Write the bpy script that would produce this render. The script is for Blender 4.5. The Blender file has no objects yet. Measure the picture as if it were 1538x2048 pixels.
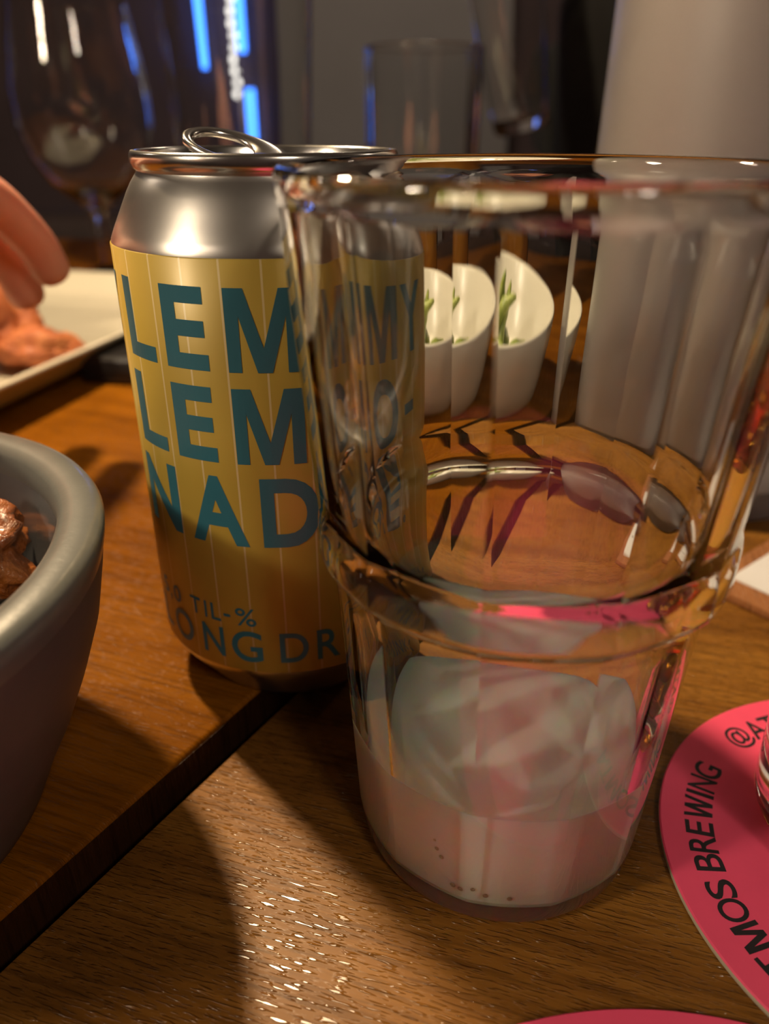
import bpy, bmesh, math, random
from mathutils import Vector, Matrix, noise
random.seed(7)
S = bpy.context.scene
C = S.collection
PI = math.pi

# ------------------------------------------------------------------ camera
CAM_H, PITCH, FPX = 0.1342, 0.4701, 1539.0
cam = bpy.data.objects.new('camera', bpy.data.cameras.new('camera')); C.objects.link(cam)
cam.location = (0, 0, CAM_H); cam.rotation_euler = (PI/2 - PITCH, 0, 0)
cd = cam.data; cd.sensor_fit = 'VERTICAL'; cd.sensor_height = 36.0; cd.sensor_width = 36.0
cd.lens = FPX/2048*36.0; cd.clip_start = 0.005; cd.clip_end = 60
cd.dof.use_dof = True; cd.dof.focus_distance = 0.148; cd.dof.aperture_fstop = 11.0
S.camera = cam
# ------------------------------------------------------------------ world, exposure
W = bpy.data.worlds.new('world'); S.world = W; W.use_nodes = True
W.node_tree.nodes['Background'].inputs[0].default_value = (0.02, 0.018, 0.02, 1)
W.node_tree.nodes['Background'].inputs[1].default_value = 0.3
S.view_settings.view_transform = 'Standard'; S.view_settings.look = 'None'
S.view_settings.gamma = 1.0; S.view_settings.use_curve_mapping = False
S.view_settings.exposure = 0.0
cy = S.cycles
cy.max_bounces = 18; cy.transmission_bounces = 16; cy.glossy_bounces = 6; cy.diffuse_bounces = 3
cy.transparent_max_bounces = 16; cy.use_adaptive_sampling = True; cy.adaptive_threshold = 0.02
cy.caustics_reflective = True; cy.caustics_refractive = True; cy.blur_glossy = 0.6
cy.sample_clamp_indirect = 4.0; cy.use_denoising = True
# ------------------------------------------------------------------ light levels (lamps of the room, and an added front-right fill)
KEY_POS = (-0.197, 0.330, 0.420); KEY_EMIT = 20.0; KEY_W = 12.3; KEY_COL = (1.0, 0.74, 0.44)
GLOBE_EMIT = 45.0; K2_POS = (-0.98, -0.38, 0.76); K2_EMIT = 20.0; K2_W = 23.0; FILL_POS = (0.45, -0.75, 0.95); FILL_W = 8.5; GLOBE_COL = (1.0, 0.80, 0.60)

# ------------------------------------------------------------------ materials
def nt(name):
    m = bpy.data.materials.new(name); m.use_nodes = True
    t = m.node_tree; b = t.nodes['Principled BSDF']; return m, t, b
def setp(b, **k):
    for n, v in k.items():
        n = n.replace('_', ' ')
        for i in b.inputs:
            if i.name.lower() == n.lower(): i.default_value = v; break
def ramp(t, fac, stops):
    r = t.nodes.new('ShaderNodeValToRGB'); e = r.color_ramp.elements
    while len(e) < len(stops): e.new(0.5)
    for el, (p, c) in zip(e, stops): el.position = p; el.color = (*c, 1)
    t.links.new(fac, r.inputs[0]); return r.outputs[0]
def coords(t, scale=(1, 1, 1), rot=(0, 0, 0), kind='Object'):
    tc = t.nodes.new('ShaderNodeTexCoord'); mp = t.nodes.new('ShaderNodeMapping')
    mp.inputs['Scale'].default_value = scale; mp.inputs['Rotation'].default_value = rot
    t.links.new(tc.outputs[kind], mp.inputs[0]); return mp.outputs[0]
def noi(t, vec, scale, detail=4, rough=0.55, dist=0.0):
    n = t.nodes.new('ShaderNodeTexNoise'); n.inputs['Scale'].default_value = scale
    n.inputs['Detail'].default_value = detail; n.inputs['Roughness'].default_value = rough
    n.inputs['Distortion'].default_value = dist; t.links.new(vec, n.inputs['Vector']); return n.outputs[0]
def bump(t, b, h, strength, dist, prev=None):
    n = t.nodes.new('ShaderNodeBump'); n.inputs['Strength'].default_value = strength; n.inputs['Distance'].default_value = dist
    t.links.new(h, n.inputs['Height'])
    if prev is not None: t.links.new(prev, n.inputs['Normal'])
    t.links.new(n.outputs[0], b.inputs['Normal']); return n.outputs[0]
def plain(name, col, rough=0.5, var=0.08, scale=30, bmp=0.0, bdist=0.001, **k):
    m, t, b = nt(name); v = coords(t)
    c = ramp(t, noi(t, v, scale), [(0.3, tuple(x*(1-var) for x in col)), (0.7, tuple(min(1, x*(1+var)) for x in col))])
    t.links.new(c, b.inputs['Base Color']); setp(b, Roughness=rough, **k)
    if bmp: bump(t, b, noi(t, v, scale*4, 3), bmp, bdist)
    return m
def emit(name, col, s):
    m = bpy.data.materials.new(name); m.use_nodes = True; t = m.node_tree; t.nodes.clear()
    e = t.nodes.new('ShaderNodeEmission'); o = t.nodes.new('ShaderNodeOutputMaterial')
    e.inputs[0].default_value = (*col, 1); e.inputs[1].default_value = s; t.links.new(e.outputs[0], o.inputs[0]); return m
def glass(name, col=(0.955, 0.98, 0.96), rough=0.0, ior=1.5):
    m, t, b = nt(name); setp(b, Base_Color=(*col, 1), Roughness=rough, IOR=ior, Transmission_Weight=1.0); return m
def wood(name, c0, c1, c2, ang, rough=0.36, pore=0.5, spec=0.38):
    m, t, b = nt(name); L = t.links
    v = coords(t, (1, 1, 1), (0, 0, ang))
    def st(sx, sy, sz=1):
        q = t.nodes.new('ShaderNodeMapping'); q.inputs['Scale'].default_value = (sx, sy, sz); L.new(v, q.inputs[0]); return q.outputs[0]
    big = noi(t, st(5, 42, 5), 1.0, 5, 0.6, 0.8)
    fine = noi(t, st(45, 900, 45), 1.0, 3, 0.6)
    base = ramp(t, big, [(0.28, c0), (0.5, c1), (0.74, c2)])
    pr = ramp(t, fine, [(0.36, (0.35, 0.33, 0.3)), (0.52, (1, 1, 1))])
    mx = t.nodes.new('ShaderNodeMix'); mx.data_type = 'RGBA'; mx.blend_type = 'MULTIPLY'
    mx.inputs['Factor'].default_value = 0.55; L.new(base, mx.inputs[6]); L.new(pr, mx.inputs[7])
    L.new(mx.outputs[2], b.inputs['Base Color'])
    pores = noi(t, st(270, 2100, 270), 1.0, 1, 0.4)             # short open pores along the grain, glossier than the oiled surface
    dash = ramp(t, pores, [(0.54, (0, 0, 0)), (0.68, (1, 1, 1))])
    rr = ramp(t, pores, [(0.52, (rough+0.15,)*3), (0.60, (rough-0.06,)*3)]); L.new(rr, b.inputs['Roughness'])
    sr = ramp(t, pores, [(0.50, (spec*0.35,)*3), (0.60, (spec*1.7,)*3)]); L.new(sr, b.inputs['Specular IOR Level'])
    n1 = bump(t, b, dash, pore, 0.00022)
    bump(t, b, noi(t, st(14, 420, 14), 1.0, 2), 0.18, 0.0005, n1)
    return m

GA = math.radians(17)
M = {}
M['table'] = wood('table_wood', (0.12, 0.046, 0.008), (0.22, 0.090, 0.014), (0.32, 0.145, 0.024), GA, 0.26, 1.0, 0.34)
M['table2'] = wood('left_table_wood', (0.12, 0.037, 0.001), (0.19, 0.062, 0.002), (0.26, 0.092, 0.004), GA + 0.06, 0.40, 0.6, 0.07)
M['board'] = wood('board_wood', (0.22, 0.09, 0.035), (0.30, 0.125, 0.05), (0.38, 0.17, 0.07), 0.9, 0.45, 0.15)
M['floorw'] = wood('floor_wood', (0.03, 0.02, 0.015), (0.05, 0.032, 0.022), (0.07, 0.045, 0.03), 0.0, 0.5, 0.1)
M['glass'] = glass('tumbler_glass', (0.972, 0.985, 0.975))
M['bglass'] = glass('clear_glass', (0.97, 0.98, 0.975))
M['fog'] = glass('fogged_glass', (0.93, 0.92, 0.91), 0.38)
M['beer'] = glass('amber_beer', (0.86, 0.42, 0.06), 0.02, 1.34)
M['foam'] = plain('beer_foam', (0.55, 0.45, 0.30), 0.7, 0.06, 400)
M['alu'] = plain('brushed_aluminium', (0.62, 0.60, 0.58), 0.29, 0.04, 200, Metallic=1.0)
M['alu2'] = plain('lid_aluminium', (0.66, 0.64, 0.62), 0.2, 0.03, 200, Metallic=1.0)
M['blue'] = plain('teal_ink', (0.028, 0.145, 0.20), 0.42, 0.03, 100)
M['ink'] = plain('black_ink', (0.018, 0.016, 0.02), 0.6, 0.1, 200)
M['coaster'] = plain('coral_pink_card', (0.94, 0.085, 0.20), 0.62, 0.03, 120, 0.08, 0.0003)
M['cardedge'] = plain('card_edge', (0.62, 0.55, 0.42), 0.8, 0.1, 300)
M['paper'] = plain('white_paper', (0.74, 0.74, 0.78), 0.75, 0.02, 60)
M['greyb'] = plain('grey_stoneware', (0.085, 0.077, 0.075), 0.5, 0.08, 80, 0.15, 0.0004)
M['greyrim'] = plain('pale_glazed_rim', (0.118, 0.122, 0.116), 0.34, 0.07, 160, 0.12, 0.0003, Coat_Weight=0.4, Coat_Roughness=0.12)
M['greyin'] = plain('grey_glaze', (0.105, 0.105, 0.11), 0.16, 0.06, 60, Coat_Weight=0.5, Coat_Roughness=0.08)
M['white'] = plain('cream_porcelain', (0.56, 0.52, 0.42), 0.2, 0.02, 20, Coat_Weight=0.5, Coat_Roughness=0.07)
M['whiteb'] = plain('white_porcelain', (0.50, 0.48, 0.42), 0.25, 0.02, 20, Coat_Weight=0.4, Coat_Roughness=0.08)
M['black'] = plain('black_leather', (0.010, 0.009, 0.010), 0.4, 0.2, 300, 0.3, 0.0004)
M['liquid'] = None
M['skin'] = plain('skin', (0.60, 0.27, 0.18), 0.5, 0.08, 60, Subsurface_Weight=0.12)
M['plum'] = plain('plum_knit', (0.032, 0.018, 0.024), 0.85, 0.25, 120, 0.4, 0.002)
M['blackcloth'] = plain('black_cloth', (0.0035, 0.0035, 0.004), 0.9, 0.2, 120, 0.3, 0.002)
M['hair'] = plain('dark_hair', (0.02, 0.012, 0.008), 0.55, 0.3, 90)
M['eye'] = plain('eye', (0.5, 0.5, 0.48), 0.2, 0.1, 200)
M['wall'] = plain('dark_plaster', (0.10, 0.068, 0.076), 0.8, 0.12, 3, 0.1, 0.002)
M['pillar'] = plain('grey_plaster', (0.32, 0.31, 0.33), 0.8, 0.06, 3, 0.1, 0.002)
M['ceil'] = plain('ceiling_paint', (0.16, 0.14, 0.13), 0.9, 0.05, 3)
M['bench'] = plain('dark_upholstery', (0.035, 0.02, 0.02), 0.75, 0.15, 40, 0.2, 0.002)
M['metal'] = plain('black_metal', (0.02, 0.02, 0.02), 0.4, 0.1, 60, Metallic=0.6)
M['key'] = emit('warm_bulb', KEY_COL, KEY_EMIT)
M['globe'] = emit('opal_globe', GLOBE_COL, GLOBE_EMIT)
M['ledblue'] = emit('blue_led', (0.05, 0.22, 1.0), 5.0)
M['bead'] = emit('white_bead_bulb', (1.0, 0.93, 0.85), 3.0)

# cloudy drink: milky, lit from within
m, t, b = nt('cloudy_lemonade'); v = coords(t)
c = ramp(t, noi(t, v, 60, 3), [(0.3, (0.93, 0.91, 0.80)), (0.7, (0.96, 0.94, 0.83))]); t.links.new(c, b.inputs['Base Color'])
setp(b, Roughness=0.06, IOR=1.33, Subsurface_Weight=0.85, Subsurface_Scale=0.012)
M['liquid'] = m
# can label: yellow with thin pale vertical stripes, printed on metal
m, t, b = nt('yellow_striped_label'); L = t.links
tc = t.nodes.new('ShaderNodeTexCoord'); sp = t.nodes.new('ShaderNodeSeparateXYZ'); L.new(tc.outputs['Object'], sp.inputs[0])
at = t.nodes.new('ShaderNodeMath'); at.operation = 'ARCTAN2'; L.new(sp.outputs[0], at.inputs[0])
ng = t.nodes.new('ShaderNodeMath'); ng.operation = 'MULTIPLY'; ng.inputs[1].default_value = -1; L.new(sp.outputs[1], ng.inputs[0]); L.new(ng.outputs[0], at.inputs[1])
ml = t.nodes.new('ShaderNodeMath'); ml.operation = 'MULTIPLY_ADD'; ml.inputs[1].default_value = 27/(2*PI); ml.inputs[2].default_value = 10.69; L.new(at.outputs[0], ml.inputs[0])
fr = t.nodes.new('ShaderNodeMath'); fr.operation = 'FRACT'; L.new(ml.outputs[0], fr.inputs[0])
pp = t.nodes.new('ShaderNodeMath'); pp.operation = 'PINGPONG'; pp.inputs[1].default_value = 0.5; L.new(fr.outputs[0], pp.inputs[0])
lt = t.nodes.new('ShaderNodeMath'); lt.operation = 'LESS_THAN'; lt.inputs[1].default_value = 0.026; L.new(pp.outputs[0], lt.inputs[0])
mx = t.nodes.new('ShaderNodeMix'); mx.data_type = 'RGBA'; L.new(lt.outputs[0], mx.inputs['Factor'])
yc = ramp(t, noi(t, coords(t), 60, 3), [(0.3, (0.47, 0.335, 0.055)), (0.7, (0.50, 0.36, 0.062))])
L.new(yc, mx.inputs[6]); mx.inputs[7].default_value = (0.62, 0.50, 0.25, 1); L.new(mx.outputs[2], b.inputs['Base Color'])
setp(b, Roughness=0.38, Metallic=0.1, Coat_Weight=0.15, Coat_Roughness=0.25)
M['label'] = m
# crisp fried food
def foodmat(name, c0, c1, c2, rough, coat=0.6):
    m, t, b = nt(name); v = coords(t)
    c = ramp(t, noi(t, v, 90, 5, 0.65), [(0.3, c0), (0.5, c1), (0.72, c2)]); t.links.new(c, b.inputs['Base Color'])
    setp(b, Roughness=rough, Coat_Weight=coat, Coat_Roughness=0.15); bump(t, b, noi(t, v, 420, 4), 0.7, 0.0016); return m
M['wing'] = foodmat('glazed_crust', (0.06, 0.014, 0.003), (0.28, 0.075, 0.012), (0.45, 0.15, 0.03), 0.35)
M['shrimp'] = foodmat('orange_crust', (0.22, 0.05, 0.014), (0.38, 0.105, 0.03), (0.52, 0.20, 0.07), 0.6, 0.1)
M['green'] = foodmat('green_pod', (0.12, 0.17, 0.03), (0.22, 0.28, 0.05), (0.36, 0.40, 0.10), 0.4)

# ------------------------------------------------------------------ object helpers
def link(name, me, mat, parent=None, smooth=True):
    o = bpy.data.objects.new(name, me); C.objects.link(o)
    if mat is not None:
        for q in (mat if isinstance(mat, (list, tuple)) else [mat]): me.materials.append(M[q] if isinstance(q, str) else q)
    if smooth: me.polygons.foreach_set('use_smooth', [True]*len(me.polygons))
    if parent is not None: o.parent = parent
    return o
def tag(o, label, cat, group=None):
    o['label'] = label; o['category'] = cat
    if group: o['group'] = group
    return o
def root(name, label, cat, loc=(0, 0, 0), rotz=0.0, group=None):
    o = bpy.data.objects.new(name, None); C.objects.link(o); o.empty_display_size = 0.02
    o.location = loc; o.rotation_euler = (0, 0, rotz); return tag(o, label, cat, group)
def struct(o): o['kind'] = 'structure'; return o
def frombm(bm, name):
    bmesh.ops.recalc_face_normals(bm, faces=bm.faces)
    me = bpy.data.meshes.new(name); bm.to_mesh(me); bm.free(); return me
def rings(name, profs, closed=True, capa=True, capb=True):
    """profs: list of rings (lists of 3D points, same length) -> skin them"""
    n = len(profs[0]); V = [p for r in profs for p in r]; Fc = []
    for i in range(len(profs)-1):
        for j in range(n): Fc.append((i*n+j, i*n+(j+1) % n, (i+1)*n+(j+1) % n, (i+1)*n+j))
    if capa: Fc.append(tuple(range(n-1, -1, -1)))
    if capb: k = (len(profs)-1)*n; Fc.append(tuple(k+j for j in range(n)))
    me = bpy.data.meshes.new(name); me.from_pydata(V, [], Fc); me.update()
    bm = bmesh.new(); bm.from_mesh(me); bmesh.ops.recalc_face_normals(bm, faces=bm.faces); bm.to_mesh(me); bm.free(); return me
def circ(r, z, n=96, c=(0, 0)): return [(c[0]+r*math.sin(2*PI*k/n), c[1]-r*math.cos(2*PI*k/n), z) for k in range(n)]
def lathe(name, prof, n=96, closed_loop=False, capa=True, capb=True):
    P = [circ(max(r, 1e-5), z, n) for r, z in prof]
    if closed_loop: P.append(P[0]); capa = capb = False
    me = rings(name, P, capa=capa, capb=capb)
    if closed_loop:
        bm = bmesh.new(); bm.from_mesh(me); bmesh.ops.remove_doubles(bm, verts=bm.verts, dist=1e-7); bmesh.ops.recalc_face_normals(bm, faces=bm.faces); bm.to_mesh(me); bm.free()
    return me
def arc(cx, cz, r, a0, a1, k=6): return [(cx+r*math.cos(math.radians(a0+(a1-a0)*i/k)), cz+r*math.sin(math.radians(a0+(a1-a0)*i/k))) for i in range(k+1)]
def box(name, sx, sy, sz, bev=0.0, seg=2, off=(0, 0, 0)):
    bm = bmesh.new(); bmesh.ops.create_cube(bm, size=1.0)
    for v in bm.verts: v.co = Vector((v.co.x*sx+off[0], v.co.y*sy+off[1], v.co.z*sz+off[2]))
    if bev: bmesh.ops.bevel(bm, geom=list(bm.edges), offset=bev, segments=seg, affect='EDGES', profile=0.5)
    return frombm(bm, name)
def prism(name, poly, z0, z1, bev=0.0, seg=2):
    bm = bmesh.new(); a = [bm.verts.new((x, y, z0)) for x, y in poly]; f = bm.faces.new(a)
    e = bmesh.ops.extrude_face_region(bm, geom=[f]); [setattr(v.co, 'z', z1) for v in e['geom'] if isinstance(v, bmesh.types.BMVert)]
    bmesh.ops.recalc_face_normals(bm, faces=bm.faces)
    if bev: bmesh.ops.bevel(bm, geom=list(bm.edges), offset=bev, segments=seg, affect='EDGES', profile=0.5)
    return frombm(bm, name)
def tube(name, pts, r, n=12, rads=None):
    P = [Vector(p) for p in pts]; R = []
    up = Vector((0, 0, 1)); prev = None
    for i, p in enumerate(P):
        d = (P[min(i+1, len(P)-1)] - P[max(i-1, 0)]).normalized()
        if prev is None: s = d.cross(up); s = d.cross(Vector((1, 0, 0))) if s.length < 1e-3 else s
        else: s = prev - d*prev.dot(d)
        s.normalize(); prev = s; q = d.cross(s); rr = rads[i] if rads else r
        R.append([tuple(p + (s*math.cos(2*PI*k/n) + q*math.sin(2*PI*k/n))*rr) for k in range(n)])
    return rings(name, R)
def autosmooth(o, deg=35):
    me = o.data; me.polygons.foreach_set('use_smooth', [True]*len(me.polygons))
    try: me.set_sharp_from_angle(angle=math.radians(deg))
    except Exception: pass
    return o
def copytree(o, parent=None):
    c = o.copy(); C.objects.link(c)
    if parent is not None: c.parent = parent
    for ch in list(o.children): copytree(ch, c)
    return c
_font = {}
STROKED = {'M': [(0, 0), (0, 1), (.27, 1), (.5, .30), (.73, 1), (1, 1), (1, 0), (.815, 0), (.815, .68), (.60, 0), (.40, 0), (.185, .68), (.185, 0)],
           'W': [(0, 1), (.15, 1), (.285, .32), (.42, 1), (.58, 1), (.715, .32), (.85, 1), (1, 1), (.80, 0), (.63, 0), (.5, .60), (.37, 0), (.20, 0)]}
def glyph(ch, thick=0.0, res=6):
    """2D triangle mesh of one printed character, from Blender's built-in font, unit bounding box + aspect"""
    key = (ch, thick)
    if key in _font: return _font[key]
    if ch in STROKED:
        V = [(x, y, 0) for x, y in STROKED[ch]]; _font[key] = (V, [tuple(range(len(V)))], (0, 1, 0, 1)); return _font[key]
    cu = bpy.data.curves.new('g', 'FONT'); cu.body = ch; cu.offset = thick; cu.resolution_u = res; cu.fill_mode = 'FRONT'
    o = bpy.data.objects.new('g', cu); C.objects.link(o); dg = bpy.context.evaluated_depsgraph_get(); dg.update()
    me = bpy.data.meshes.new_from_object(o.evaluated_get(dg)); bpy.data.objects.remove(o); bpy.data.curves.remove(cu)
    V = [tuple(v.co) for v in me.vertices]; F = [tuple(p.vertices) for p in me.polygons]; bpy.data.meshes.remove(me)
    xs = [v[0] for v in V]; ys = [v[1] for v in V]; bb = (min(xs), max(xs), min(ys), max(ys)); _font[key] = (V, F, bb); return _font[key]
def flat_text_bm(ch, x0, x1, y0, y1, thick=0.0):
    V, F, bb = glyph(ch, thick); bm = bmesh.new()
    vs = [bm.verts.new((x0+(v[0]-bb[0])/(bb[1]-bb[0])*(x1-x0), y0+(v[1]-bb[2])/(bb[3]-bb[2])*(y1-y0), 0)) for v in V]
    for f in F:
        try: bm.faces.new([vs[i] for i in f])
        except ValueError: pass
    bmesh.ops.remove_doubles(bm, verts=bm.verts, dist=1e-6)
    bmesh.ops.triangulate(bm, faces=[f for f in bm.faces if len(f.verts) > 4]); return bm

# ------------------------------------------------------------------ room shell
X0, X1, Y0, Y1, ZF, ZC = -3.2, 3.2, -2.8, 3.2, -0.75, 1.9
def slab(name, sx, sy, sz, loc, mat): o = struct(link(name, box(name, sx, sy, sz), mat, smooth=False)); o.location = loc; return o
slab('floor', X1-X0+.2, Y1-Y0+.2, 0.1, (0, (Y0+Y1)/2, ZF-0.05), 'floorw')
slab('ceiling', X1-X0+.2, Y1-Y0+.2, 0.1, (0, (Y0+Y1)/2, ZC+0.05), 'ceil')
slab('wall_back', X1-X0+.2, 0.1, ZC-ZF, (0, Y1+0.05, (ZC+ZF)/2), 'wall')
slab('wall_front', X1-X0+.2, 0.1, ZC-ZF, (0, Y0-0.05, (ZC+ZF)/2), 'wall')
slab('wall_left', 0.1, Y1-Y0, ZC-ZF, (X0-0.05, (Y0+Y1)/2, (ZC+ZF)/2), 'wall')
slab('wall_right', 0.1, Y1-Y0, ZC-ZF, (X1+0.05, (Y0+Y1)/2, (ZC+ZF)/2), 'wall')
slab('trim_1', 0.75, 0.16, ZC-ZF, (0.06, Y1-0.08, (ZC+ZF)/2), 'pillar')

# ------------------------------------------------------------------ two tables pushed together (left one 7 mm higher)
UP = 0.007
SD = Vector((0.517, 0.856)).normalized(); SN = Vector((SD.y, -SD.x))       # seam direction, and normal towards the right table
SP = Vector((-0.069, 0.09))                                               # point on the left table's edge
FAR = 0.98
def seam(y, off=0.0): p = SP + SN*off; return p.x + SD.x/SD.y*(y-p.y)
NEAR = -0.12
GAP = 0.0036
lt_ = root('dining_table', 'brown wooden dining table, slightly higher one, under the yellow can', 'table')
autosmooth(link('tabletop', prism('tabletop', [(-1.5, NEAR), (seam(NEAR), NEAR), (seam(FAR), FAR), (-1.5, FAR)], UP-0.03, UP, 0.0012, 3), 'table2', lt_))
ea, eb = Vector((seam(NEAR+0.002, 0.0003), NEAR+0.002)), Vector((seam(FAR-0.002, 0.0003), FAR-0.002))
M['edge'] = wood('edge_shade_wood', (0.018, 0.006, 0.002), (0.030, 0.010, 0.003), (0.045, 0.016, 0.005), 1.03, 0.45, 0.2, 0.15)  # added strip, its dark colour shading an edge that the fill lamp brightens
eo = link('edge_shade', prism('edge_shade', [(ea.x-0.002, ea.y), (ea.x, ea.y), (eb.x, eb.y), (eb.x-0.002, eb.y)], UP-0.0295, UP-0.0011), 'edge', lt_, False); eo['label'] = 'added dark strip shading the table edge'
rt_ = root('dining_table', 'brown wooden dining table with glinting grain, under the empty-looking tumbler', 'table')
autosmooth(link('tabletop', prism('tabletop', [(seam(NEAR, GAP), NEAR), (1.5, NEAR), (1.5, FAR), (seam(FAR, GAP), FAR)], -0.03, 0.0, 0.0006, 2), 'table', rt_))
for r_, xs in ((lt_, (-1.38, -0.45)), (rt_, (0.75, 1.38))):
    for x in xs:
        for y in (-0.05, 0.85):
            zt = (UP if r_ is lt_ else 0)-0.03
            l = link('leg', box('leg', 0.05, 0.05, zt-ZF, 0.004, 1, (0, 0, (zt+ZF)/2)), 'metal', r_, False); l.location = (x, y, 0)

# ------------------------------------------------------------------ stackable tumbler with inner panels, some cloudy lemonade left
TX, TY = 0.0243, 0.1215
NS, SUB = 12, 16                  # panels, samples per panel
N = NS*SUB; PH = math.radians(12)
def panel(r, z, k=0.0):
    """ring of radius r; k blends from round (0) to twelve flat panels with their corners on the circle (1)"""
    out = []
    for j in range(N):
        a = PH + 2*PI*j/N; loc = ((j % SUB)/SUB - 0.5)*2*PI/NS
        q = r*math.cos(PI/NS)/math.cos(loc)*k + r*(1-k); out.append((q*math.sin(a), -q*math.cos(a), z))
    return out
tum = root('tumbler', 'clear stackable tumbler with a little cloudy lemonade, beside the yellow can', 'glass', (TX, TY, 0))
KU, KL = 0.60, 0.55               # flatness of the outside panels, upper and lower part
outer = [(0.0005, 0.0022, 0), (0.012, 0.0020, 0), (0.0225, 0.0012, 0), (0.0245, 0.0003, 0), (0.0258, 0.0, 0)] + [(r, z, 0) for r, z in arc(0.0264, 0.0022, 0.0022, -90, -6, 6)] + \
        [(0.0292, 0.0045, 0.2*KL), (0.0295, 0.0070, 0.7*KL), (0.0299, 0.010, KL), (0.0304, 0.018, KL), (0.0313, 0.032, KL), (0.0323, 0.048, KL), (0.0332, 0.0600, KL), (0.0336, 0.0645, KL), (0.0341, 0.0660, 0.7*KL), (0.0352, 0.0668, 0.4*KL),
         (0.0359, 0.0675, 0.25), (0.0362, 0.0688, 0.25), (0.0362, 0.0735, 0.25), (0.0361, 0.0748, 0.35), (0.0359, 0.0758, 0.7*KU), (0.0361, 0.078, KU), (0.0374, 0.093, KU), (0.0388, 0.110, KU), (0.0399, 0.1236, KU), (0.04005, 0.1244, 0.85*KU), (0.0402, 0.1250, 0.4*KU), (0.0403, 0.1256, 0), (0.04035, 0.1266, 0)]
rim = [(r, z, 0) for r, z in arc(0.03895, 0.1274, 0.0014, 0, 180, 8)]
inner = [(0.0373, 0.1263, 0), (0.0371, 0.1250, 0), (0.0361, 0.1175, 0), (0.0352, 0.108, 0), (0.0341, 0.096, 0), (0.0330, 0.083, 0),
         (0.0326, 0.0785, 0), (0.0320, 0.0755, 0), (0.0311, 0.0732, 0), (0.0305, 0.0712, 0), (0.0302, 0.069, 0), (0.0295, 0.058, 0), (0.0286, 0.042, 0), (0.0277, 0.027, 0), (0.0270, 0.015, 0), (0.0267, 0.0080, 0), (0.0263, 0.0056, 0), (0.0252, 0.0042, 0), (0.012, 0.0040, 0), (0.0005, 0.0040, 0)]
allr = outer + rim + inner
tb = link('glass_body', rings('glass_body', [panel(*q) for q in allr]), 'glass', tum)
at_ = tb.data.attributes.new('sharp_edge', 'BOOLEAN', 'EDGE'); sharp = []
for e in tb.data.edges:                                   # corners between the panels stay crisp
    a, b_ = e.vertices; sharp.append(a % N == b_ % N and (a % N) % SUB == 0 and min(allr[a//N][2], allr[b_//N][2]) > 0.2)
at_.data.foreach_set('value', sharp)
ov = 0.00012; LV = 0.0280
lq = [(r+ov, z, 0) for r, z, k in reversed(inner) if z < 0.027]
lq[0] = (0.0005, 0.0040-ov, 0); lq[1] = (0.012, 0.0040-ov, 0); lq[2] = (0.0252, 0.0042-ov, 0)
LR = [panel(*q) for q in lq] + [panel(0.0277+ov, LV+0.0008), panel(0.0266, LV+0.0002), panel(0.0250, LV), panel(0.012, LV), panel(0.0005, LV)]
drink = autosmooth(link('lemonade', rings('lemonade', LR), 'liquid', tum), 25); drink['label'] = 'cloudy pale lemonade'
bub = lump_ = None
for a, z, r in ((-31, 0.0165, 0.00042), (-29, 0.0148, 0.00045), (-24, 0.0085, 0.0005), (-21, 0.0083, 0.0005), (-17, 0.0092, 0.00045), (-12, 0.0080, 0.0005), (-3, 0.0077, 0.0005), (-32, 0.0185, 0.0003)):
    a = math.radians(a); rr = 0.0271+0.0002
    q = link('bubble', lathe('bubble', [(0.00002, -r)] + arc(0, 0, r, -70, 70, 6) + [(0.00002, r)], 10), 'foam', drink); q.location = (rr*math.sin(a), -rr*math.cos(a), z)
random.seed(3)

# ------------------------------------------------------------------ drink can
CX_, CY_, CR = -0.0244, 0.1747, 0.0331
can = root('drink_can', 'opened yellow striped drink can with teal lettering', 'can', (CX_, CY_, UP))
prof = [(0.0005, 0.0105), (0.010, 0.0098), (0.017, 0.0072), (0.0208, 0.0032), (0.0220, 0.0008), (0.0232, 0.0), (0.0246, 0.0006), (0.0262, 0.0030), (0.0285, 0.0062), (0.0308, 0.0092), (0.0323, 0.0115), (0.0329, 0.0132), (CR-0.00008, 0.0150),
        (CR-0.00008, 0.1045), (0.0328, 0.1060), (0.0320, 0.1078), (0.0309, 0.1100), (0.0297, 0.1124), (0.0286, 0.1146), (0.0276, 0.1163), (0.0268, 0.1174), (0.0263, 0.1181), (0.0261, 0.1186)]
link('body', lathe('body', prof, 128, capb=False), 'alu', can)
lidp = [(0.0261, 0.1184), (0.0268, 0.1190), (0.0272, 0.1200), (0.0272, 0.1214), (0.0268, 0.1221), (0.0262, 0.1222), (0.0258, 0.1217), (0.0255, 0.1190), (0.0247, 0.1160), (0.0238, 0.1154), (0.0230, 0.1160), (0.0226, 0.1176), (0.0218, 0.1180), (0.0005, 0.1180)]
lid = link('lid', lathe('lid', lidp, 128, capa=False), 'alu2', can)
# opened mouth: dark opening panel edge, and the raised ring-pull tab
bm = bmesh.new(); n = 40
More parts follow.
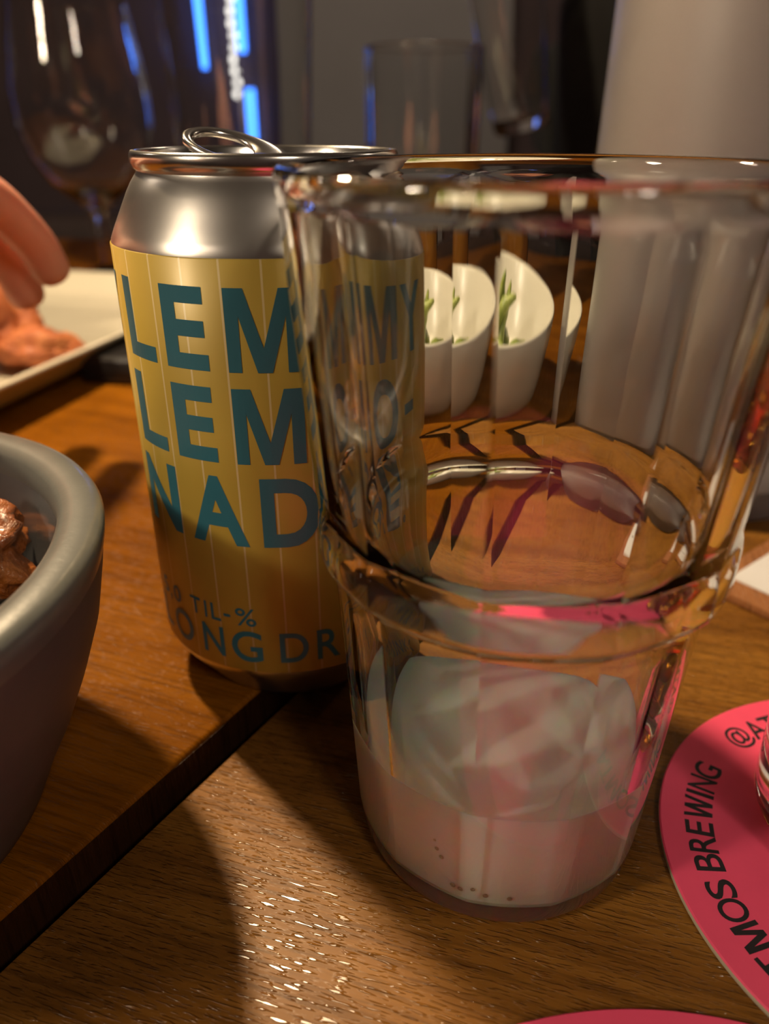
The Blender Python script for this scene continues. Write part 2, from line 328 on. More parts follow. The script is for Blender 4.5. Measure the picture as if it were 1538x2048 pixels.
# teardrop mouth rim as thin tube on the lid
mouth = [(0.011+0.0085*math.cos(2*PI*k/n)*(1.0), 0.0075*math.sin(2*PI*k/n), 0.11825) for k in range(n+1)]
bm.free(); link('mouth_rim', tube('mouth_rim', mouth, 0.0005, 6), 'alu2', lid)
link('mouth', rings('mouth', [[(0.011+0.0085*q*math.cos(2*PI*k/n), 0.0075*q*math.sin(2*PI*k/n), 0.11806+0.00004*(1-q)) for k in range(n)] for q in (1.0, 0.02)]), 'black', lid)
tabr = bpy.data.objects.new('pull_tab', None)
def ring_tab():
    bm = bmesh.new(); n = 48; prof = []
    O = [(0.0115*math.cos(2*PI*k/n)*1.0, 0.0078*math.sin(2*PI*k/n)) for k in range(n)]
    I = [(-0.003+0.0062*math.cos(2*PI*k/n), 0.0052*math.sin(2*PI*k/n)) for k in range(n)]
    R = []
    for q, z in ((0.0, 0.0004), (0.06, 0.0012), (0.3, 0.0015), (0.7, 0.0013), (0.95, 0.0011), (1.0, 0.0005), (0.95, 0.0), (0.5, 0.0), (0.06, 0.0)):
        R.append([(O[k][0]*(1-q)+I[k][0]*q, O[k][1]*(1-q)+I[k][1]*q, z) for k in range(n)])
    R.append(R[0]); me = rings('pull_tab', R, capa=False, capb=False)
    bm = bmesh.new(); bm.from_mesh(me); bmesh.ops.remove_doubles(bm, verts=bm.verts, dist=1e-7); bmesh.ops.recalc_face_normals(bm, faces=bm.faces); bm.to_mesh(me); bm.free(); return me
bpy.data.objects.remove(tabr)
tab = link('pull_tab', ring_tab(), 'alu2', can)
tab.location = (-0.0060, 0.001, 0.1213); tab.rotation_euler = (math.radians(19), math.radians(14), math.radians(2))
link('rivet', lathe('rivet', [(0.0005, 0.1180), (0.003, 0.1180), (0.0028, 0.1192), (0.0020, 0.1200), (0.0005, 0.1202)], 24), 'alu2', lid)
lab = link('label', lathe('label', [(CR-0.0002, 0.0134), (CR+0.00002, 0.0136), (CR+0.00002, 0.1052), (CR-0.0002, 0.1054)], 160, capa=False, capb=False), 'label', can)
def can_char(ch, a0, a1, z0, z1, thick=0.0):
    bm = flat_text_bm(ch, math.radians(a0)*CR, math.radians(a1)*CR, z0, z1, thick)
    x = math.radians(a0)*CR; st = math.radians(2.0)*CR
    while x < math.radians(a1)*CR:
        x += st; bmesh.ops.bisect_plane(bm, geom=list(bm.verts)+list(bm.edges)+list(bm.faces), plane_co=(x, 0, 0), plane_no=(1, 0, 0))
    r = CR+0.00009
    for v in bm.verts: a = v.co.x/CR; v.co = Vector((r*math.sin(a), -r*math.cos(a), v.co.y))
    me = bpy.data.meshes.new('letter')
    for f in bm.faces:
        f.normal_update(); c_ = f.calc_center_median()
        if f.normal.dot(Vector((c_.x, c_.y, 0))) < 0: f.normal_flip()
    bm.to_mesh(me); bm.free(); link('letter', me, 'blue', lab, False)
mm = 0.001; TH = 0.030
for sh in (0, -131):
    for ch, a0, a1 in (('L', -55.3, -37.7), ('E', -32.3, -15.4), ('M', -8.7, 15.4), ('M', 20.6, 44.7), ('Y', 47.5, 67)): can_char(ch, a0+sh, a1+sh, 84.7*mm, 100.4*mm, TH)
    for ch, a0, a1 in (('L', -56.4, -38), ('E', -32.4, -15.7), ('M', -8.7, 15.4), ('O', 20.2, 45)): can_char(ch, a0+sh, a1+sh, 65.8*mm, 81.5*mm, TH)
    can_char('-', 49+sh, 58+sh, 72.2*mm, 74.6*mm, TH)
    for ch, a0, a1 in (('N', -58.3, -36), ('A', -30.2, -6.9), ('D', -1.7, 19.5), ('E', 25, 42)): can_char(ch, a0+sh, a1+sh, 46.8*mm, 62.7*mm, TH)
    can_char('.', 46+sh, 49.5+sh, 46.8*mm, 49.0*mm, TH)
for ch, a0, a1, z0, z1 in (('5', -59.5, -54.5, 26.3, 30.8), (',', -53, -51.6, 25.3, 27.2), ('0', -49.5, -44, 26.3, 30.8), ('T', -37.5, -31.8, 26.3, 30.8), ('I', -29.8, -28.7, 26.3, 30.8), ('L', -26.6, -22.2, 26.3, 30.8), ('-', -20.8, -17.8, 28.0, 28.7), ('%', -15.6, -7.2, 26.2, 30.9)):
    can_char(ch, a0, a1, z0*mm, z1*mm, 0.008)
for ch, a0, a1 in (('L', -63.5, -55.5), ('O', -51.2, -38), ('N', -32.2, -21.8), ('G', -18.4, -5.6), ('D', 1.3, 12.5), ('R', 15.9, 25.3), ('I', 28.4, 30.4), ('N', 34, 44.4), ('K', 48, 58)):
    e = 0.2 if ch in 'OG' else 0
    can_char(ch, a0, a1, (16.5-e)*mm, (24.6+e)*mm, 0.012)

# ------------------------------------------------------------------ grey bowl of glazed fried chicken
BX, BY, BZ = -0.1212, 0.1112, 0.060
bowl = root('serving_bowl', 'grey stoneware bowl with pale rounded rim, holding glazed chicken', 'bowl', (BX, BY, UP))
wall = [(0.0005, 0.003), (0.042, 0.003), (0.044, 0.0008), (0.046, 0.0), (0.0482, 0.0004), (0.0500, 0.0020), (0.0518, 0.006), (0.0544, 0.012), (0.0586, 0.020), (0.0628, 0.030), (0.0664, 0.040), (0.0686, 0.050), (0.0694, 0.0545)]
inn = [(0.0612, 0.0548), (0.0604, 0.052), (0.0585, 0.043), (0.0545, 0.030), (0.0485, 0.018), (0.040, 0.010), (0.020, 0.0075), (0.0005, 0.007)]
link('outer_wall', lathe('outer_wall', wall, 128, capb=False), 'greyb', bowl)
link('inner_wall', lathe('inner_wall', inn, 128, capa=False), 'greyin', bowl)
link('rim', lathe('rim', [(0.0694, 0.0540), (0.0700, 0.0565), (0.0703, 0.0588), (0.0696, 0.0600), (0.0680, 0.0606), (0.0650, 0.0609), (0.0628, 0.0603), (0.0616, 0.0590), (0.0611, 0.0545)], 128, capa=False, capb=False), 'greyrim', bowl)
def lump(name, sx, sy, sz, seed, rough=0.22, sub=3):
    bm = bmesh.new(); bmesh.ops.create_icosphere(bm, subdivisions=sub, radius=1.0); of = Vector((seed*3.1, seed*1.7, seed*0.9))
    for v in bm.verts:
        d = v.co.normalized(); k = 1+rough*noise.noise(d*1.6+of)+rough*0.45*noise.noise(d*4.5+of)+rough*0.22*noise.noise(d*11+of)
        v.co = Vector((d.x*sx*k, d.y*sy*k, d.z*sz*k))
    return frombm(bm, name)
LW = [lump('chicken', 0.0155, 0.011, 0.0105, s, 0.5, 4) for s in (1, 2, 3, 4)]
random.seed(11); i = 0
spots = [(0.031, 0.033, 0.0445), (0, 0, 0.024)] + [(0.020*math.cos(a), 0.020*math.sin(a), 0.028) for a in (0.3, 1.9, 3.5, 5.2)] + [(0.032*math.cos(a), 0.032*math.sin(a), 0.038) for a in (0.02, 0.95, 1.8, 2.7, 3.6, 4.4, 5.1)] + [(0.012*math.cos(a), 0.012*math.sin(a), 0.043) for a in (0.6, 2.7, 4.8)]
for x, y, z in spots:
    o = link('fried_chicken', LW[i % 4] if LW[i % 4].materials else LW[i % 4], None if LW[i % 4].materials else 'wing')
    o.location = (BX+x, BY+y, UP+z); o.rotation_euler = (random.uniform(-.4, .4), random.uniform(-.4, .4), random.uniform(0, 6.28)); i += 1
    tag(o, 'glossy dark brown fried chicken piece piled in the grey bowl', 'food', 'glazed chicken pieces in the grey bowl')

# ------------------------------------------------------------------ white square dish with orange fried pieces
def rrect(hx, hy, r, z, k=8):
    out = []
    for cx, cy, a in ((hx-r, -(hy-r), -90), (hx-r, hy-r, 0), (-(hx-r), hy-r, 90), (-(hx-r), -(hy-r), 180)):
        for q in range(k+1): t_ = math.radians(a+90*q/k); out.append((cx+r*math.cos(t_), cy+r*math.sin(t_), z))
    return out
PC = Vector((-0.1033, 0.591)); PA = math.radians(-14.3); ex = Vector((math.cos(PA), math.sin(PA))); ey = Vector((-ex.y, ex.x)); HX = 0.160
pc = PC - ex*HX - ey*HX
dish = root('square_dish', 'cream white square platter with low flared sides, holding orange fried pieces', 'dish', (pc.x, pc.y, UP), PA)
D_ = [rrect(h, h, 0.022, z) for h, z in ((0.130, 0.0), (0.135, 0.0006), (0.1475, 0.009), (0.1565, 0.0185), (0.1595, 0.0205), (0.1600, 0.0217), (0.1592, 0.0226), (0.1565, 0.0224), (0.1525, 0.0195), (0.1445, 0.0110), (0.137, 0.0066), (0.128, 0.0050))] + [rrect(0.03, 0.03, 0.01, 0.005), rrect(0.002, 0.002, 0.001, 0.005)]
link('body', rings('body', D_), 'white', dish)
SH = [lump('prawn', 0.024, 0.0165, 0.0165, s, 0.35, 4) for s in (8, 9, 5)]
for k, (x, y, z, rz, ry) in enumerate(((-0.205, 0.418, 0.030, 0.5, 1.35), (-0.186, 0.408, 0.019, 0.35, 0.0), (-0.232, 0.432, 0.021, 2.2, 0.0), (-0.252, 0.405, 0.023, 0.9, 0.1), (-0.235, 0.382, 0.030, 2.7, 0.1), (-0.285, 0.42, 0.021, 1.5, 0), (-0.272, 0.46, 0.021, 0.4, 0))):
    me = SH[k % 3]; o = link('fried_prawn', me, None if me.materials else 'shrimp'); o.location = (x, y, UP+z); o.rotation_euler = (0, ry, rz)
    if k == 1: o.scale = (0.8, 0.7, 0.62)
    tag(o, ('orange crisp fried prawn standing upright on the white platter', 'small flat piece of orange fried prawn beside the upright one')[k] if k < 2 else 'orange crisp fried prawn lying behind the upright one on the white platter', 'food', 'fried prawns on the square platter')

# ------------------------------------------------------------------ black case beside the dish
case = root('leather_case', 'small thick black case lying flat between the white platter and the yellow can', 'case', (-0.121, 0.421, UP), math.radians(-9))
autosmooth(link('shell', box('shell', 0.080, 0.048, 0.0155, 0.0030, 4, (0, 0, 0.00775)), 'black', case))
link('seam', rings('seam', [rrect(0.0403, 0.0243, 0.004, z) for z in (0.0074, 0.0082)]), 'black', case, False)

# ------------------------------------------------------------------ pink coasters
def coaster(cx, cy, r, label, rot=0.0, z=0.0):
    o = root('beer_mat', label, 'coaster', (cx, cy, z), rot, 'round pink drink coasters')
    link('card', lathe('card', [(0.0005, 0.0), (r-0.0002, 0.0), (r, 0.0002), (r, 0.0012)], 128, capb=False), 'cardedge', o)
    face = link('printed_face', lathe('printed_face', [(r, 0.0012), (r-0.0003, 0.0015), (0.0005, 0.0015)], 128, capa=False), 'coaster', o); autosmooth(face, 30)
    return o, face
def ring_char(face, ch, ang, rad, w, h, z=0.00156, thick=0.01):
    bm = flat_text_bm(ch, -w/2, w/2, -h/2, h/2, thick); a = math.radians(ang) - PI/2
    for v in bm.verts: x, y = v.co.x, v.co.y+rad; v.co = Vector((x*math.cos(a)-y*math.sin(a), x*math.sin(a)+y*math.cos(a), z))
    me = bpy.data.meshes.new('letter'); bm.to_mesh(me); bm.free()
    o = link('letter', me, 'ink', face, False); return o
KX, KY, KR = 0.1093, 0.1035, 0.0523
co, face = coaster(KX, KY, KR, 'round coral pink coaster with black lettering, under the amber beer glass')
hh = 0.0060
WID = {'@': 0.0072, 'A': 0.0055, 'T': 0.0049, 'M': 0.0060, 'O': 0.0056, 'S': 0.0047, 'B': 0.0047, 'R': 0.0047, 'E': 0.0041, 'W': 0.0070, 'I': 0.0012, 'N': 0.0047, 'G': 0.0052}
named = [('M', 197.7), ('O', 190.6), ('S', 184.8), ('B', 176.9), ('R', 171.2), ('E', 165.9), ('W', 158.6), ('I', 153.2), ('N', 148.8), ('G', 142.9), ('@', 122.2), ('A', 114.6), ('T', 108.6),
         ('T', 204.6), ('A', 210.4), ('M', 102.0), ('O', 94.8), ('S', 88.4), ('B', 82.0), ('R', 76.0), ('E', 70.4), ('W', 63.6), ('I', 58.2), ('N', 53.8), ('G', 47.6)]
for ch, a in named: ring_char(face, ch, a, 0.0443, WID[ch]*0.88, 0.0068 if ch == '@' else hh*0.95)
co2, face2 = coaster(0.0412, 0.0020, 0.0755, 'larger plain-looking coral pink coaster at the near table edge, nothing standing on it')

# ------------------------------------------------------------------ glasses
def lathe_glass(name, label, loc, out, inn, mat='bglass', group=None, n=72, tilt=None):
    g = root(name, label, 'glass', loc, 0, group); P = out+inn
    autosmooth(link('glass_body', lathe('glass_body', P, n), mat, g), 40); return g
def fillbody(name, g, inn, level, mat, over=0.0001, n=72):
    """liquid following the inner profile (listed from rim down to the centre)"""
    pr = [(r, z) for r, z in inn if z < level]
    k = len(inn)-len(pr); (ra, za), (rb, zb) = inn[k-1], inn[k]; q = (level-zb)/(za-zb); rl = rb+(ra-rb)*q
    P = [(max(r-over, 0.0004), z+over) for r, z in reversed(pr)] + [(rl-over, level), (rl*0.9, level-0.0004), (0.0005, level-0.0004)]
    return autosmooth(link(name, lathe(name, P, n), mat, g), 40)
# amber beer glass on the coaster
bo = [(0.0005, 0.002), (0.026, 0.0015), (0.0285, 0.0), (0.030, 0.0008), (0.0312, 0.003), (0.0313, 0.012), (0.0325, 0.04), (0.0345, 0.08), (0.0362, 0.120), (0.0368, 0.1310)] + arc(0.0359, 0.1315, 0.0009, 0, 180, 5)
bi = [(0.0350, 0.1310), (0.0343, 0.120), (0.0326, 0.08), (0.0306, 0.04), (0.0294, 0.018), (0.0285, 0.0125), (0.026, 0.0105), (0.0005, 0.010)]
beer = lathe_glass('beer_glass', 'glass of amber beer standing on the lettered pink coaster', (0.1105, 0.1130, 0.0016), bo, bi)
fillbody('beer', beer, bi, 0.075, 'beer')
# carafe-like fogged glass of cloudy drink
fo = [(0.0005, 0.002), (0.042, 0.0015), (0.046, 0.0), (0.0492, 0.0015), (0.0508, 0.006), (0.0508, 0.02), (0.0500, 0.08), (0.0488, 0.16), (0.0478, 0.214)] + arc(0.0466, 0.215, 0.0012, 0, 180, 5)
fi = [(0.0452, 0.213), (0.0462, 0.16), (0.0474, 0.08), (0.0480, 0.022), (0.0470, 0.012), (0.042, 0.009), (0.0005, 0.0085)]
fog = lathe_glass('fogged_glass', 'tall fogged glass filled with cloudy pale drink, behind the tumbler', (0.1265, 0.302, 0.0), fo, fi, 'fog')
M['liquid2'] = plain('cloudy_grey_drink', (0.50, 0.44, 0.45), 0.3, 0.03, 40)
fillbody('cloudy_drink', fog, fi, 0.195, 'liquid2')
# goblets and tall glasses at the back
go = [(0.0005, 0.0), (0.034, 0.0), (0.036, 0.001), (0.034, 0.0024), (0.016, 0.0045), (0.006, 0.009), (0.0048, 0.02), (0.0048, 0.044), (0.0065, 0.053), (0.014, 0.060), (0.029, 0.073), (0.041, 0.092), (0.0468, 0.116), (0.0466, 0.140), (0.0425, 0.168), (0.0385, 0.194)] + arc(0.0379, 0.1948, 0.0006, 0, 180, 4)
gi = [(0.0372, 0.194), (0.0411, 0.168), (0.0451, 0.140), (0.0453, 0.116), (0.0394, 0.0925), (0.027, 0.0745), (0.013, 0.063), (0.005, 0.0598), (0.0005, 0.059)]
go = [(r*1.18, z*1.08) for r, z in go]; gi = [(r*1.18, z*1.08) for r, z in gi]
g1 = lathe_glass('goblet', 'bulbous stemmed goblet with a pale yellow sip left, behind the white dish', (-0.252, 0.725, UP), go, gi)
M['paleb'] = glass('pale_wine', (0.95, 0.88, 0.55), 0.0, 1.34)
fillbody('pale_drink', g1, gi, 0.078, 'paleb')
g2 = lathe_glass('goblet', 'empty bulbous stemmed goblet standing beside the goblet with yellow drink', (-0.425, 0.75, UP), go, gi)
to = [(0.0005, 0.002), (0.030, 0.0015), (0.0325, 0.0), (0.0345, 0.0012), (0.0352, 0.004), (0.0362, 0.03), (0.0395, 0.10), (0.0440, 0.19), (0.0446, 0.202)] + arc(0.0439, 0.203, 0.0007, 0, 180, 4)
ti = [(0.0432, 0.202), (0.0426, 0.19), (0.0380, 0.10), (0.0347, 0.03), (0.0338, 0.016), (0.030, 0.0125), (0.0005, 0.012)]
lathe_glass('tall_glass', 'tall empty flared glass standing behind the yellow can', (-0.084, 0.512, UP), to, ti)
ho = [(0.0005, 0.002), (0.034, 0.0015), (0.0365, 0.0), (0.0385, 0.0012), (0.0392, 0.004), (0.0395, 0.09), (0.0402, 0.170)] + arc(0.0393, 0.171, 0.0009, 0, 180, 5)
hi = [(0.0384, 0.170), (0.0376, 0.09), (0.0372, 0.02), (0.0362, 0.013), (0.032, 0.0105), (0.0005, 0.010)]
h3 = lathe_glass('tall_glass', 'straight tall glass half full of amber beer, behind the white bowl', (0.027, 0.605, UP), ho, hi)
M['beer2'] = plain('golden_beer', (0.80, 0.40, 0.07), 0.25, 0.05, 30)
fillbody('beer', h3, hi, 0.085, 'beer2')
link('foam', lathe('foam', [(0.0005, 0.0847), (0.0368, 0.0847), (0.0370, 0.0865), (0.0360, 0.0885), (0.0005, 0.0880)], 48), 'foam', h3)

# ------------------------------------------------------------------ white bowl with green pods
WX, WY = 0.010, 0.366
wb = root('deep_bowl', 'white porcelain bowl of green pods with a slanting rim, behind the tumbler', 'bowl', (WX, WY, UP))
wo = [(0.0005, 0.002), (0.040, 0.002), (0.043, 0.0), (0.047, 0.001), (0.052, 0.006), (0.060, 0.022), (0.0665, 0.042), (0.0695, 0.056), (0.0690, 0.0576), (0.0675, 0.0576), (0.0665, 0.056), (0.0635, 0.042), (0.057, 0.024), (0.047, 0.011), (0.030, 0.0075), (0.0005, 0.007)]
wbm = lathe('body', wo, 96)
for v in wbm.vertices: v.co.z *= 0.965*(1 + 0.14*v.co.y/0.07*min(1, v.co.z/0.03))
link('body', wbm, 'whiteb', wb)
def pod(name, seed):
    random.seed(seed); P = []; R = []
    for k in range(13):
        u = k/12; P.append((0.030*(u-0.5)*2, 0.008*math.sin(u*PI+seed), 0.010*math.sin(u*PI))); R.append(max(0.0006, 0.0062*math.sin(PI*min(1, u*0.96+0.02))**0.55*(1+0.12*math.sin(u*19+seed))))
    return tube(name, P, 0.005, 10, R)
PM = [pod('pod', s) for s in (1, 2)]
random.seed(5)
for k in range(12):
    a = k*2.4; rr = (0.010+0.0026*k) if k < 8 else 0.012; o = link('green_pod', PM[k % 2], None if PM[k % 2].materials else 'green')
    rr *= 0.8; o.location = (WX+rr*math.cos(a), WY+rr*math.sin(a), UP+(0.018+0.0012*k if k < 8 else 0.036+0.002*(k-8)))
    o.rotation_euler = (random.uniform(-.3, .3), random.uniform(-.5, .5) if k < 8 else (-1.1, 1.0, -0.8, 1.15)[k-8], a+1.2)
    o.scale = (0.82, 0.82, 0.82)
    if k < 8: tag(o, 'green curved vegetable pod lying low in the white bowl', 'food', 'green pods in the white bowl')
    else: tag(o, 'green curved vegetable pod standing steeply out of the heap in the white bowl', 'food', 'green pods in the white bowl')

# ------------------------------------------------------------------ menu on a wooden board
e1 = Vector((0.62, -0.79)).normalized(); e2 = Vector((-e1.y, e1.x)); P0 = Vector((0.1010, 0.2100))
mb = root('menu_board', 'thin reddish wooden board with a white sheet on it, beside the coaster', 'board', (P0.x, P0.y, 0), math.atan2(e1.y, e1.x))
autosmooth(link('board', box('board', 0.20, 0.145, 0.0032, 0.0006, 2, (0.10, 0.0725, 0.0016)), 'board', mb))
sheet = root('menu_sheet', 'white printed paper sheet lying on the reddish wooden board', 'paper', (P0.x, P0.y, 0.0033), math.atan2(e1.y, e1.x))
link('paper', box('paper', 0.186, 0.130, 0.0004, 0, 1, (0.0985, 0.0735, 0.0002)), 'paper', sheet, False)
for k in range(7): link('print_mark', box('print_mark', 0.0035, 0.0022, 0.00004, 0, 1, (0.012+0.0075*k, 0.029, 0.00043)), 'ink', sheet, False)

# ------------------------------------------------------------------ people across the table
def skinmesh(name, V, E, R, sub=2):
    me = bpy.data.meshes.new(name); me.from_pydata([tuple(v) for v in V], E, []); o = bpy.data.objects.new(name, me); C.objects.link(o)
    md = o.modifiers.new('s', 'SKIN'); md.use_smooth_shade = True; md.branch_smoothing = 0.3
    for i, d in enumerate(me.skin_vertices[0].data): d.radius = (R[i], R[i]); d.use_root = (i == 0)
    sd = o.modifiers.new('d', 'SUBSURF'); sd.levels = sub; sd.render_levels = sub
    dg = bpy.context.evaluated_depsgraph_get(); dg.update(); out = bpy.data.meshes.new_from_object(o.evaluated_get(dg)); bpy.data.objects.remove(o); out.name = name; return out
class Graph:
    def __init__(s): s.V = []; s.E = []; s.R = []
    def add(s, p, r, par=None):
        s.V.append(Vector(p)); s.R.append(r)
        if par is not None: s.E.append((par, len(s.V)-1))
        return len(s.V)-1
def hand(g, wrist, f, palm, curl, thumb_side, spread=0.0, thumb_curl=0.6, index_curl=None):
    """adds five separate fingers to the wrist vertex; f = pointing direction, palm = direction the palm faces"""
    w = g.V[wrist]; f = Vector(f).normalized(); n = Vector(palm); n = (n-f*n.dot(f)).normalized(); s = f.cross(n)*thumb_side
    def rot(a): return f*math.cos(a)+n*math.sin(a)
    pm = g.add(w+f*0.035, 0.017, wrist)
    for i, (off, ln, r) in enumerate(((0.030, 0.072, 0.0088), (0.010, 0.080, 0.009), (-0.010, 0.074, 0.0086), (-0.029, 0.058, 0.0078))):
        c_ = curl if not (i == 0 and index_curl is not None) else index_curl
        k0 = g.add(w+f*(0.080-abs(off-0.008)*0.35)+s*off, 0.0115, pm); p = g.V[k0]; a = 0.0; par = k0
        for q, fr in enumerate((0.45, 0.31, 0.24)):
            a += c_*(0.9 if q == 0 else 1.1); p = p+(rot(a)+s*spread*off*8)*ln*fr; par = g.add(p, r*(1-0.09*q), par)
    t0 = g.add(w+f*0.028+s*0.026+n*0.006, 0.0125, pm)
    t1 = g.add(g.V[t0]+(f*0.65+s*0.55+n*0.45).normalized()*0.036, 0.0105, t0)
    g.add(g.V[t1]+(f*0.8-s*thumb_curl*0.5+n*0.65).normalized()*0.030, 0.0088, t1)
def person(label, px, py, armR, armL, cloth, face=-1):
    """seated person facing the camera (-Y); arms = (elbow, wrist, f, palm, curl, thumb_side, kw)"""
    zs = -0.30; r = root('person', label, 'person', (px, py, zs)); o = Vector((px, py, zs)); g = Graph(); c = Graph()
    def P(x, y, z): return Vector((x, -face*y, z))
    pel = g.add(P(0, 0, 0.11), 0.13); s1 = g.add(P(0, -0.01, 0.27), 0.115, pel); s2 = g.add(P(0, -0.02, 0.42), 0.125, s1); nk = g.add(P(0, -0.02, 0.555), 0.06, s2); n2 = g.add(P(0, -0.035, 0.61), 0.052, nk)
    hd = g.add(P(0, -0.045, 0.685), 0.078, n2); h2 = g.add(P(0, -0.035, 0.75), 0.085, hd); g.add(P(0, -0.03, 0.80), 0.06, h2); g.add(P(0, -0.132, 0.700), 0.010, hd)
    cp = c.add(P(0, 0, 0.11), 0.145); c1 = c.add(P(0, -0.01, 0.27), 0.135, cp); c2 = c.add(P(0, -0.02, 0.42), 0.145, c1); c.add(P(0, -0.02, 0.535), 0.075, c2)
    for sx, (el, wr, f, pn, cu, th, kw) in ((-1, armR), (1, armL)):
        sh = g.add(P(sx*0.175, -0.01, 0.47), 0.058, s2); e = g.add(Vector(el)-o, 0.043, sh); w = g.add(Vector(wr)-o, 0.027, e); hand(g, w, f, pn, cu, th, **kw)
        cs = c.add(P(sx*0.18, -0.01, 0.475), 0.072, c2); ce = c.add(Vector(el)-o, 0.056, cs); dv = Vector(wr)-Vector(el); c.add(Vector(wr)-o-dv.normalized()*0.025, 0.040, ce)
        th1 = g.add(P(sx*0.10, -0.08, 0.075), 0.075, pel); kn = g.add(P(sx*0.12, -0.43, 0.10), 0.052, th1); an = g.add(P(sx*0.12, -0.40, -0.36), 0.036, kn); g.add(P(sx*0.12, -0.52, -0.418), 0.030, an)
        ct = c.add(P(sx*0.10, -0.08, 0.075), 0.088, cp); ck = c.add(P(sx*0.12, -0.43, 0.10), 0.064, ct); c.add(P(sx*0.12, -0.40, -0.32), 0.052, ck)
    link('body', skinmesh('body', g.V, g.E, g.R), 'skin', r); link('clothing', skinmesh('clothing', c.V, c.E, c.R), cloth, r)
    hm = lump('hair', 0.092, 0.098, 0.095, px*10, 0.12, 3); ho = link('hair', hm, 'hair', r); ho.location = (0, face*0.018, 0.775)
    mo = link('mouth', lump('mouth', 0.022, 0.008, 0.005, 4, 0.1, 2), 'shrimp', r); mo.location = (0, face*0.117, 0.658)
    for sx in (-1, 1):
        sh_ = link('shoe', lump('shoe', 0.042, 0.105, 0.036, 3, 0.05, 3), 'black', r); sh_.location = (sx*0.12, face*0.45, -0.408)
        ey_ = link('eye', lump('eye', 0.010, 0.008, 0.007, 1, 0.0, 2), 'eye', r); ey_.location = (sx*0.030, face*0.116, 0.725)
        ear = link('ear', lump('ear', 0.010, 0.016, 0.028, 2, 0.1, 2), 'skin', r); ear.location = (sx*0.084, face*0.035, 0.705)
    return r
# neighbour in plum reaching over the platter; person in black opposite, raising a small glass
person('person in a dark top reaching a bare hand over the white platter', -0.62, -0.37,
       ((-0.90, -0.22, -0.05), (-0.82, -0.06, 0.065), (0.35, 0.9, -0.1), (0, 0, -1), 0.35, 1, {}),
       ((-0.385, -0.06, 0.135), (-0.188, 0.188, 0.124), (0.25, 0.97, -0.06), (0.10, 0.0, -1), 0.42, -1, dict(thumb_curl=0.6, index_curl=0.36)), 'plum', 1)
GT = Vector((0.128, 0.80, 0.125)); GAX = Vector((-0.21, -0.03, 1.0)).normalized()
person('person in black clothes lifting a small tilted glass', 0.40, 1.13,
       ((0.25, 0.965, 0.07), (0.198, 0.872, 0.295), (-0.62, -0.76, 0.02), (-0.75, 0.62, 0.0), 0.60, -1, dict(thumb_curl=0.2)),
       ((0.66, 0.98, 0.10), (0.385, 0.86, 0.135), (-0.97, -0.15, 0.18), (0, 0.3, -1), 0.9, 1, dict(index_curl=0.10)), 'blackcloth')
so = [(0.0005, 0.0), (0.020, 0.0), (0.0235, 0.0015), (0.0255, 0.0055), (0.0275, 0.03), (0.0315, 0.09), (0.0325, 0.178)] + arc(0.0319, 0.1785, 0.0006, 0, 180, 4)
si = [(0.0313, 0.178), (0.0303, 0.09), (0.0262, 0.03), (0.0245, 0.014), (0.020, 0.011), (0.0005, 0.0105)]
sg = lathe_glass('small_glass', 'small tilted glass with thick base held up by the person in black', GT, so, si)
sg.rotation_mode = 'QUATERNION'; sg.rotation_quaternion = Vector((0, 0, 1)).rotation_difference(GAX)
bn2 = root('bench', 'backless dark upholstered bench along the near side of the tables', 'bench', (0, -0.42, ZF))
autosmooth(link('seat', box('seat', 2.6, 0.42, 0.12, 0.03, 3, (0, 0, 0.39)), 'bench', bn2)); link('base', box('base', 2.5, 0.34, 0.33, 0, 1, (0, 0, 0.165)), 'metal', bn2, False)
bn = root('bench', 'long dark upholstered bench with a low back beyond the tables', 'bench', (0, 1.32, ZF))
autosmooth(link('seat', box('seat', 3.0, 0.55, 0.12, 0.03, 3, (0, -0.02, 0.39)), 'bench', bn)); autosmooth(link('backrest', box('backrest', 3.0, 0.12, 0.34, 0.03, 3, (0, 0.27, 0.56)), 'bench', bn)); link('base', box('base', 2.9, 0.45, 0.33, 0, 1, (0, 0, 0.165)), 'metal', bn, False)

# ------------------------------------------------------------------ lamps
M['key2'] = emit('warm_bulb_dim', (1.0, 0.80, 0.56), K2_EMIT)
def pendant(pos, r, mat, label, watts, col, caustic=False):
    pl = root('pendant_lamp', label, 'lamp', pos, 0, 'black pendant lamps')
    link('bulb', lathe('bulb', [(0.0005, -r)] + arc(0, 0, r, -80, 80, 12) + [(0.0005, r)], 24), mat, pl)
    li = bpy.data.lights.new('bulb_light', 'POINT'); li.energy = watts; li.color = col; li.shadow_soft_size = r; li.cycles.is_caustics_light = caustic
    lo = bpy.data.objects.new('bulb_light', li); C.objects.link(lo); lo.location = (pos[0], pos[1], pos[2]-2.1*r)
    R, t_ = 0.095+max(0, r-0.02)*1.1, r+0.004
    link('shade', lathe('shade', [(0.012, t_+0.070), (0.030, t_+0.065), (R, t_), (R+0.0015, t_), (0.031, t_+0.0675), (0.012, t_+0.073)], 48, closed_loop=True), 'metal', pl)
    link('socket', lathe('socket', [(0.0005, r+0.0005), (0.012, r+0.0005), (0.013, t_+0.074), (0.006, t_+0.090), (0.0005, t_+0.091)], 20), 'metal', pl)
    link('cord', tube('cord', [(0, 0, t_+0.089), (0, 0, ZC-pos[2])], 0.003, 8), 'metal', pl)
pendant(KEY_POS, 0.014, 'key', 'small black pendant lamp hanging low over the white platter', KEY_W, KEY_COL)
pendant(K2_POS, 0.07, 'key2', 'black pendant lamp hanging beyond the near left end of the higher table', K2_W, (1.0, 0.80, 0.56), True)
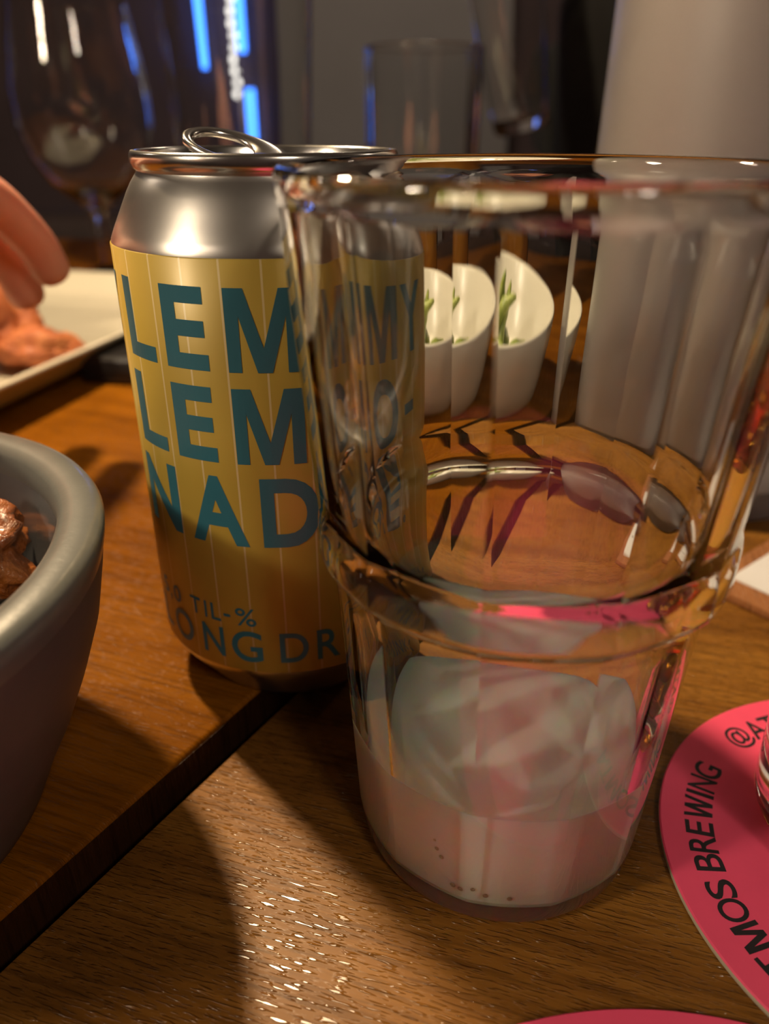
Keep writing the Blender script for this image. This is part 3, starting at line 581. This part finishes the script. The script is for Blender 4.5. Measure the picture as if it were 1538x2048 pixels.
pendant(FILL_POS, 0.07, 'key2', 'added black pendant fill lamp, out of view beyond the near right end of the lower table', FILL_W, (1.0, 0.84, 0.66), True)  # unseen lamp added as fill for the can's right side and the drink
for k, (x, y, z, r) in enumerate(((-1.5, -1.5, 1.35, 0.055), (0.6, -1.6, 1.45, 0.055), (1.5, 1.0, 1.25, 0.055), (-1.7, 1.2, 1.2, 0.055), (0.1, 2.1, 1.35, 0.055))):
    gl = root('globe_lamp', ['opal globe lamp above the front wall side, towards the left wall', 'opal globe lamp above the front wall side, towards the right wall', 'opal globe lamp near the right wall over the bench end', 'opal globe lamp near the left wall over the bench end', 'opal globe lamp hanging before the grey pillar'][k], 'lamp', (x, y, z), 0, 'opal globe lamps')
    link('globe', lathe('globe', [(0.0005, -r)] + arc(0, 0, r, -84, 84, 16) + [(0.0005, r)], 32), 'globe', gl)
    link('cord', tube('cord', [(0, 0, r-0.002), (0, 0, ZC-z)], 0.004, 8), 'metal', gl)
for x, z0, z1, lab_ in ((-0.68, 0.30, 0.75, 'short blue light tube high on the dark back wall'), (-0.478, 0.05, 0.235, 'short blue light tube low on the dark back wall'), (-0.50, 0.35, 0.80, 'blue light tube above the short one on the back wall')):
    o = root('light_tube', lab_, 'lamp', (x, Y1-0.03, z0), 0, 'blue light tubes on the back wall')
    link('tube', tube('tube', [(0, 0, 0), (0, 0, z1-z0)], 0.019, 12), 'ledblue', o)
    link('bracket', box('bracket', 0.03, 0.02, z1-z0, 0.002, 1, (0, 0.02, (z1-z0)/2)), 'metal', o)
ls = root('bead_light_string', 'vertical string of white bead bulbs hanging on the back wall', 'lamp', (-0.535, Y1-0.04, 0.2))
link('wire', tube('wire', [(0, 0.012, 0), (0, 0.012, 0.6)], 0.002, 6), 'metal', ls)
for k in range(16): q = link('bulb', bpy.data.meshes.get('beadbulb') or lathe('beadbulb', [(0.0005, -0.013)] + arc(0, 0, 0.013, -75, 75, 6) + [(0.0005, 0.013)], 12), None if bpy.data.meshes.get('beadbulb') and bpy.data.meshes['beadbulb'].materials else 'bead', ls); q.location = (0.004*math.sin(k*1.7), 0, 0.02+k*0.036)

# light through the tumbler and the beer glass reaches the table and the drink
for o in C.objects:
    if o.type != 'MESH': continue
    if o.name.startswith('glass_body') and o.parent in (tum, beer, h3): o.cycles.is_caustics_caster = True
    if o.name.startswith(('tabletop', 'lemonade', 'printed_face', 'beer.001', 'foam')): o.cycles.is_caustics_receiver = True
